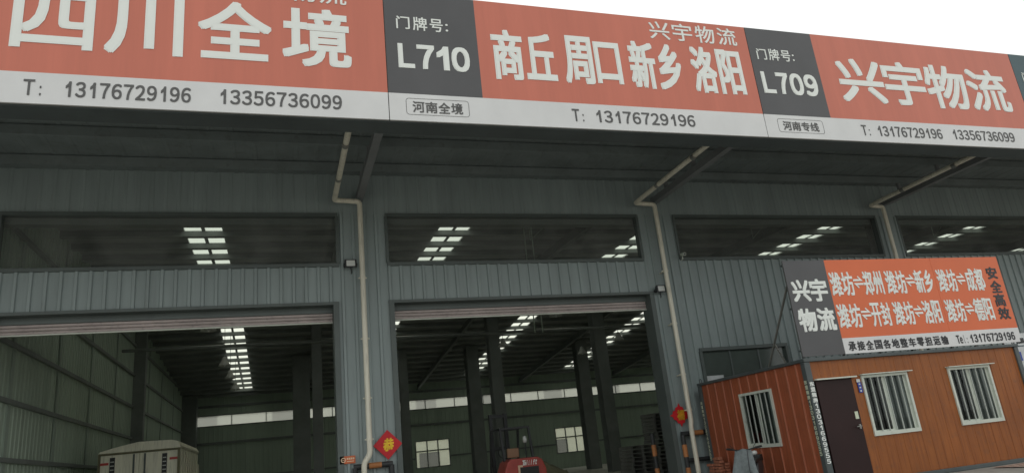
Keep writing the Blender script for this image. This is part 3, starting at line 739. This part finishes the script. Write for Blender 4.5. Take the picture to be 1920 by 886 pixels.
# hoop guards round the downpipes
def hoop(x0, x1, y, ztop, label, bands=((0, .2), (.2, .42), (.42, .75), (.75, 1.0))):
    t = thing('pipe_guard', ((x0+x1)/2, y, G), label, 'pipe guard', 'black and orange guards at the wall')
    r = .062
    for x in (x0, x1):
        lb = MB(); lo = MB(); z = ztop; k = 0
        lg = MB().tube([(x, y, G), (x, y, ztop-.02)], r, 12).build('leg', 'blackpaint', t)
        o_ = MB()
        for zz in (ztop-.56, ztop-1.12): o_.tube([(x, y, zz), (x, y, zz+.30)], r+.003, 12)
        o_.build('orange_band', 'orangepaint', lg)
    tb_ = MB().tube([(x0-.03, y, ztop), (x1+.03, y, ztop)], r, 12).build('top_bar', 'blackpaint', t)
    MB().tube([(x0+.3, y, ztop), (x1-.22, y, ztop)], r+.003, 12).build('orange_band', 'orangepaint', tb_)
    MB().tube([(x0, y, G+.72), (x1, y, G+.72)], .05, 10).build('middle_bar', 'blackpaint', t)
hoop(1.62, 2.42, 16.87, 1.74, 'guard hoop in front of the wall at the first downpipe, below the yellow character')
hoop(9.86, 10.66, 16.87, 1.72, 'guard hoop at the second downpipe beside the office')
t = thing('guard_post', (9.59, 18.0, G), 'black and orange post just inside the right edge of the second doorway', 'post')
pl = MB().tube([(9.59, 18, G), (9.59, 18, 1.82)], .06, 12).build('post', 'blackpaint', t)
o_ = MB(); o_.tube([(9.59, 18, 1.24), (9.59, 18, 1.53)], .065, 12); o_.tube([(9.59, 18, .6), (9.59, 18, .93)], .065, 12); o_.build('orange_band', 'orangepaint', pl)

# ================================================================== INSIDE: LAMPS, TRUCK, FORKLIFT, STACKS
def lamp(x, y, z, label):
    t = thing('bay_lamp', (x, y, z), label, 'lamp', 'unlit bell lamps under the roof')
    MB().lathe([(.05, .34), (.09, .30), (.11, .2), (.16, .1), (.27, -.06), (.27, -.08), (.25, -.07), (.14, .08)], (x, y, z), 18).build('lamp_shade', 'lampgrey', t)
    MB().lathe([(.02, .06), (.06, .0), (.07, -.06), (.03, -.12)], (x, y, z), 10).build('bulb', 'lens', t)
    MB().tube([(x, y, z+.34), (x, y, zr(y)-.2)], .012, 6).build('cord', 'inner_dark', t)
for x, y, l in ((-2.3, 27.05, 'bell lamp nearest the shutter in the first doorway'), (-2.3, 35.5, 'second bell lamp beside the row of roof lights in the first doorway'), (-2.3, 39.9, 'third bell lamp beside the row of roof lights in the first doorway'), (-2.3, 44.8, 'smallest bell lamp at the far end of the roof lights in the first doorway'),
                (10.89, 27.1, 'bell lamp just under the shutter in the second doorway'), (10.81, 34.4, 'bell lamp between the roof light rows in the middle of the second doorway'), (17.2, 34.3, 'bell lamp near the right jamb in the second doorway'), (16.93, 38.7, 'bell lamp beside the longest row of roof lights in the second doorway')):
    lamp(x, y, 7.0, l)

# box truck seen from behind
t = thing('box_truck', (-3.97, 28.5, G), 'cream box truck parked inside the first doorway, seen from the rear', 'truck')
tx0, tx1, ty, tz0, tz1 = -5.07, -2.87, 25.0, 1.0, 2.93
MB().box(tx0, tx1, ty+.06, 30.6, tz0, tz1).build('cargo_box', 'cream', t, .02)
cap = [(tx0-.02, tz1), (tx0+.02, tz1+.06), (tx0+.5, tz1+.17), (-4.0, tz1+.27), (-3.1, tz1+.25), (tx1-.05, tz1+.2), (tx1+.04, tz1+.06), (tx1+.02, tz1)]
MB().prism(cap, ty-.04, 30.6, 'y').build('roof', 'cream', t, .015)
cxm = (tx0+tx1)/2
for a, b in ((tx0+.05, cxm-.012), (cxm+.012, tx1-.05)):
    d = MB().box(a, b, ty, ty+.055, tz0+.02, tz1-.06); do = d.build('cargo_door', 'cream', t, .01)
    w = (a+b)/2+(-.2 if a < cxm-.5 else .16)
    MB().box(w-.07, w+.07, ty-.012, ty-.002, tz1-1.0, tz1-.13).build('door_vent', 'grip', do)
    v = MB()
    for k in range(7): v.box(w-.05, w+.05, ty-.022, ty-.0125, tz1-.96+k*.115, tz1-.93+k*.115)
    v.build('vent_slat', 'lampgrey', do)
    q = b-.14 if a < cxm-.5 else a+.14
    MB().tube([(q, ty-.03, tz0+.05), (q, ty-.03, tz1-.08)], .026, 8).build('lock_rod', 'trim', do)
    for z in (tz1-.3, tz1-.95, tz1-1.55):
        hh = MB(); e = a if a < cxm-.5 else b; hh.box(min(e, e+(.22 if e == a else -.22)), max(e, e+(.22 if e == a else -.22)), ty-.012, ty-.001, z-.035, z+.035)
        hh.build('hinge_strap', 'signal', do)
fm = MB(); fm.box(tx0-.015, tx0+.05, ty-.02, ty+.06, tz0, tz1); fm.box(tx1-.05, tx1+.015, ty-.02, ty+.06, tz0, tz1); fm.box(tx0+.05, tx1-.05, ty-.02, ty+.06, tz1-.055, tz1-.005); fm.build('rear_frame', 'tarp', t)
sb = MB()
for k in range(8): sb.box(tx1+.001, tx1+.03, ty+.5+k*.65, ty+.56+k*.65, tz0+.05, tz1-.05)
sb.box(tx1+.0305, tx1+.05, ty+.3, 30.3, tz0+.9, tz0+.95); sb.build('side_rib', 'cream', t)
MB().box(tx0+.15, tx1-.15, ty+.3, 33, .75, .95).build('chassis', 'blackpaint', t)
MB().box(tx0+.1, tx1-.1, ty+.02, ty+.12, .6, .8).build('rear_bumper', 'blackpaint', t)
for x in (tx0+.25, tx1-.25): MB().box(x-.14, x+.14, ty-.01, ty+.02, .83, .93).build('tail_light', 'signal', t)
cb = MB(); cb.prism([(30.85, .8), (30.85, 2.55), (31.2, 2.65), (32.2, 2.6), (32.75, 1.75), (32.8, .8)], tx0+.1, tx1-.1, 'x'); cb.build('cab', 'cream', t, .05)
for x in (tx0+.28, tx1-.28):
    for y in (26.6, 31.9):
        wo = MB().lathe([(.2, -.12), (.36, -.12), (.38, -.08), (.38, .08), (.36, .12), (.2, .12)], (x, y, G+.385), 20, 'x').build('wheel', 'rubber', t)
        MB().lathe([(.05, -.10), (.2, -.10), (.2, .10), (.05, .10)], (x, y, G+.385), 16, 'x').build('rim', 'lampgrey', wo)

# forklift, seen from behind
t = thing('forklift', (6.68, 21.2, G), 'red forklift with empty driver cage standing inside the second doorway', 'forklift')
cw = MB(); cw.prism([(6.09, .65), (6.06, 1.2), (6.17, 1.47), (6.3, 1.55), (7.08, 1.55), (7.22, 1.47), (7.32, 1.2), (7.29, .65)], 20.3, 21.1, 'y'); cwo = cw.build('counterweight', 'forkred', t, .04)
MB().box(6.52, 7.08, 20.285, 20.298, .95, 1.30).build('radiator_grille', 'grip', cwo)
g_ = MB(); g_.box(6.46, 6.515, 20.27, 20.297, .9, 1.36); g_.box(6.515, 6.6, 20.27, 20.297, 1.305, 1.36); g_.build('grille_trim', 'pale', cwo)
letters('maker_lettering', [(c, 6.58+i*.066, 6.58+i*.066+(.09 if c == 'T' else .02 if c in 'il' else .045), 1.345, 1.485 if c in 'Tilft' else 1.44) for i, c in enumerate('Tailift')], front(20.296), 'letter', cwo, .06, skew=.25)
MB().box(6.15, 7.23, 21.1, 22.3, .7, 1.15).build('body', 'forkred', t, .05)
for x in (6.22, 7.1):
    MB().bar((x, 20.75, 1.5), (x+.0, 20.95, 2.42), .06).build('cage_post', 'blackpaint', t)
    MB().bar((x, 22.3, 1.1), (x, 21.95, 2.42), .06).build('cage_post', 'blackpaint', t)
gd = MB(); gd.bar((6.19, 20.95, 2.42), (7.13, 20.95, 2.42), .06); gd.bar((6.19, 21.95, 2.42), (7.13, 21.95, 2.42), .06)
for k in range(5): gd.bar((6.22+k*.22, 20.98, 2.42), (6.22+k*.22, 21.92, 2.42), .03)
gd.build('overhead_guard', 'blackpaint', t)
se = MB(); se.box(6.42, 6.78, 21.05, 21.15, 1.58, 1.85); se.box(6.42, 6.84, 21.15, 21.6, 1.4, 1.52); se.build('seat', 'tan', t, .03)
MB().lathe([(.0, 0), (.05, .0), (.07, .08), (.055, .17), (.0, .2)], (6.98, 21.0, 1.97), 14).build('beacon', 'lens', t)
MB().tube([(6.98, 21.0, 1.5), (6.98, 21.0, 1.97)], .02, 8).build('beacon_stalk', 'blackpaint', t)
sw_ = MB(); sw_.tube([(6.62+.19*math.cos(k*math.pi/8), 22.0+.06*math.sin(k*math.pi/8), 1.75+.17*math.sin(k*math.pi/8)) for k in range(17)], .015, 6, cap=False); sw_.build('steering_wheel', 'grip', t)
ma = MB()
for x in (6.42, 6.9): ma.box(x-.05, x+.05, 22.5, 22.62, G+.05, 2.95)
for z in (.8, 1.9, 2.88): ma.box(6.47, 6.85, 22.52, 22.6, z-.05, z+.05)
ma.build('mast', 'blackpaint', t)
for x in (6.45, 6.87): MB().box(x-.05, x+.05, 22.66, 23.75, G+.06, G+.1).build('fork', 'blackpaint', t)
for x in (6.2, 7.18):
    for y, r in ((20.85, .22), (22.25, .28)):
        MB().lathe([(r*.5, -.1), (r*.94, -.1), (r, -.06), (r, .06), (r*.94, .1), (r*.5, .1)], (x, y, G+r), 18, 'x').build('wheel', 'rubber', t)

# cargo under an olive sheet
cg = MB(); nx, ny = 13, 11
vs = []
for j in range(ny):
    for i in range(nx):
        u, v = i/(nx-1), j/(ny-1); e = min(u, 1-u, v, 1-v)
        h = min(1, e*5)*(.62+.38*math.exp(-((u-.3)**2+(v-.5)**2)*12))+.06*math.sin(u*17+v*9)*min(1, e*5)
        vs.append((7.75+u*1.25, 22+v*1.3, G+max(0, h)*1.02))
cg.add(vs, [(j*nx+i, j*nx+i+1, (j+1)*nx+i+1, (j+1)*nx+i) for j in range(ny-1) for i in range(nx-1)], True)
tag(cg.build('covered_cargo', 'tarp'), 'heap of goods under an olive sheet right of the red forklift', 'cargo')

# stacked dark pallets
def pallet_mesh():
    b = MB()
    for k in range(6): b.box(-.55, .55, -.55+k*.2, -.55+k*.2+.1, .11, .135)
    for x in (-.5, 0, .5): b.box(x-.05, x+.05, -.55, .55, .035, .109); b.box(x-.06, x+.06, -.55, .55, .0, .0345)
    return b.build('pallet', 'pallet')
pm = pallet_mesh(); first = True
ordn = ['topmost', 'second', 'third', 'fourth', 'fifth', 'sixth', 'seventh', 'eighth', 'ninth', 'tenth', 'eleventh', 'twelfth', 'thirteenth', 'fourteenth', 'fifteenth', 'sixteenth', 'seventeenth']
def stack(x, y, n, which):
    global first
    for k in range(n):
        o = pm if first else pm.copy()
        if not first: COL.objects.link(o)
        first = False
        o.location = (x+random.uniform(-.03, .03), y+random.uniform(-.03, .03), G+.004+k*.15); o.rotation_euler = (0, 0, random.uniform(-.04, .04))
        i = n-1-k
        tag(o, ('topmost dark pallet in the %s stack' if i == 0 else ordn[i]+' dark pallet from the top of the %s stack') % which, 'pallet', 'dark pallets in two stacks behind the doorway')
stack(15.35, 28, 16, 'taller')
stack(14.1, 28, 8, 'shorter')

# ================================================================== SCOOTER AND BRICKS BY THE OFFICE
t = thing('electric_scooter', (9.55, 13.75, G), 'electric scooter with a grey quilted apron parked by the office side wall', 'scooter')
ax = Vector((.74, .67, 0)).normalized(); sd_ = Vector((-ax.y, ax.x, 0)); O = Vector((9.28, 13.55, G))
L = lambda a, s, z: tuple(O+ax*a+sd_*s+Vector((0, 0, z)))
MB().tube([L(.1, -.30, .94), L(.03, -.12, .90), L(.03, .12, .90), L(.1, .30, .94)], .016, 8).build('handlebar', 'grip', t)
for s in (-1, 1): MB().tube([L(.1, s*.24, .928), L(.14, s*.37, .945)], .022, 8).build('grip', 'grip', t)
MB().tube([L(.05, 0, .9), L(-.12, 0, .32)], .04, 10).build('steering_column', 'grip', t)
ap = MB(); vs = []; nu, nv = 9, 10
for j in range(nv):
    for i in range(nu):
        u = i/(nu-1)*2-1; v = j/(nv-1)
        vs.append(L(-.0-.16*math.sin(v*1.9)-.05*math.cos(u*3+v*4)*v, u*(.17+.15*v), .91-v*.72+.02*math.cos(u*4)))
ap.add(vs, [(j*nu+i, j*nu+i+1, (j+1)*nu+i+1, (j+1)*nu+i) for j in range(nv-1) for i in range(nu-1)], True)
ao = ap.build('apron', 'apron', t)
ao.modifiers.new('thick', 'SOLIDIFY').thickness = .02
st_ = MB()
st_.tube([L(-.05-.16*math.sin(j/9*1.9), -.1-.02*j/9, .915-j/9*.72) for j in range(10)], .008, 5); st_.build('apron_strap', 'ink', t)
bd = MB(); bd.prism([(-.05, .28), (.5, .26), (.62, .6), (1.05, .66), (1.15, .5), (.95, .3), (.5, .2), (0, .2)], -.12, .12, 'y')
bd.v = [L(a, s, z) for a, s, z in bd.v]; bd.build('body', 'scoot', t, .03)
sa = MB(); sa.prism([(.42, .62), (.48, .7), (.75, .69), (1.05, .72), (1.08, .66), (.6, .61)], -.13, .13, 'y'); sa.v = [L(a, s, z) for a, s, z in sa.v]; sa.build('saddle', 'grip', t, .025)
for a in (-.22, .95):
    w_ = MB(); w_.lathe([(.12, -.045), (.19, -.045), (.215, 0), (.19, .045), (.12, .045)], (0, 0, 0), 18, 'y'); w_.v = [L(a+x, y, .215+z) for x, y, z in w_.v]; w_.build('wheel', 'rubber', t)
for s in (-1, 1):
    mr = MB(); mr.tube([L(.08, s*.2, .93), L(.04, s*.27, 1.02)], .006, 6); mr.build('mirror_stalk', 'grip', t)
tl = MB(); tl.lathe([(.0, -.05), (.05, -.04), (.065, 0), (.05, .04), (.0, .05)], (0, 0, 0), 14); tl.v = [L(1.0+x, y, .80+z) for x, y, z in tl.v]; tl.build('tail_light', 'lens', t)
tb2 = MB(); tb2.box(-.13, .13, -.12, .12, -.1, .04); tb2.v = [L(1.08+x, y, .72+z) for x, y, z in tb2.v]; tb2.build('tail_bracket', 'grip', t, .02)

bp0 = MB().box(-.12, .12, -.057, .057, 0, .055).build('brick', 'brick', None, .006)
k = 0
for lay in range(11):
    for r_ in range(2):
        for c_ in range(2):
            if lay > 8 and (r_+c_) % 2: continue
            o = bp0 if k == 0 else bp0.copy()
            if k: COL.objects.link(o)
            k += 1
            o.location = (10.17+.0*c_+(c_-.5)*.15+random.uniform(-.02, .02), 15.8+r_*.3+random.uniform(-.03, .03), G+.004+lay*.068)
            o.rotation_euler = (random.uniform(-.04, .04), random.uniform(-.04, .04), math.pi/2+random.uniform(-.15, .15))
            tag(o, 'reddish brick in the rough pile between the downpipe and the office', 'brick', 'bricks piled beside the office')
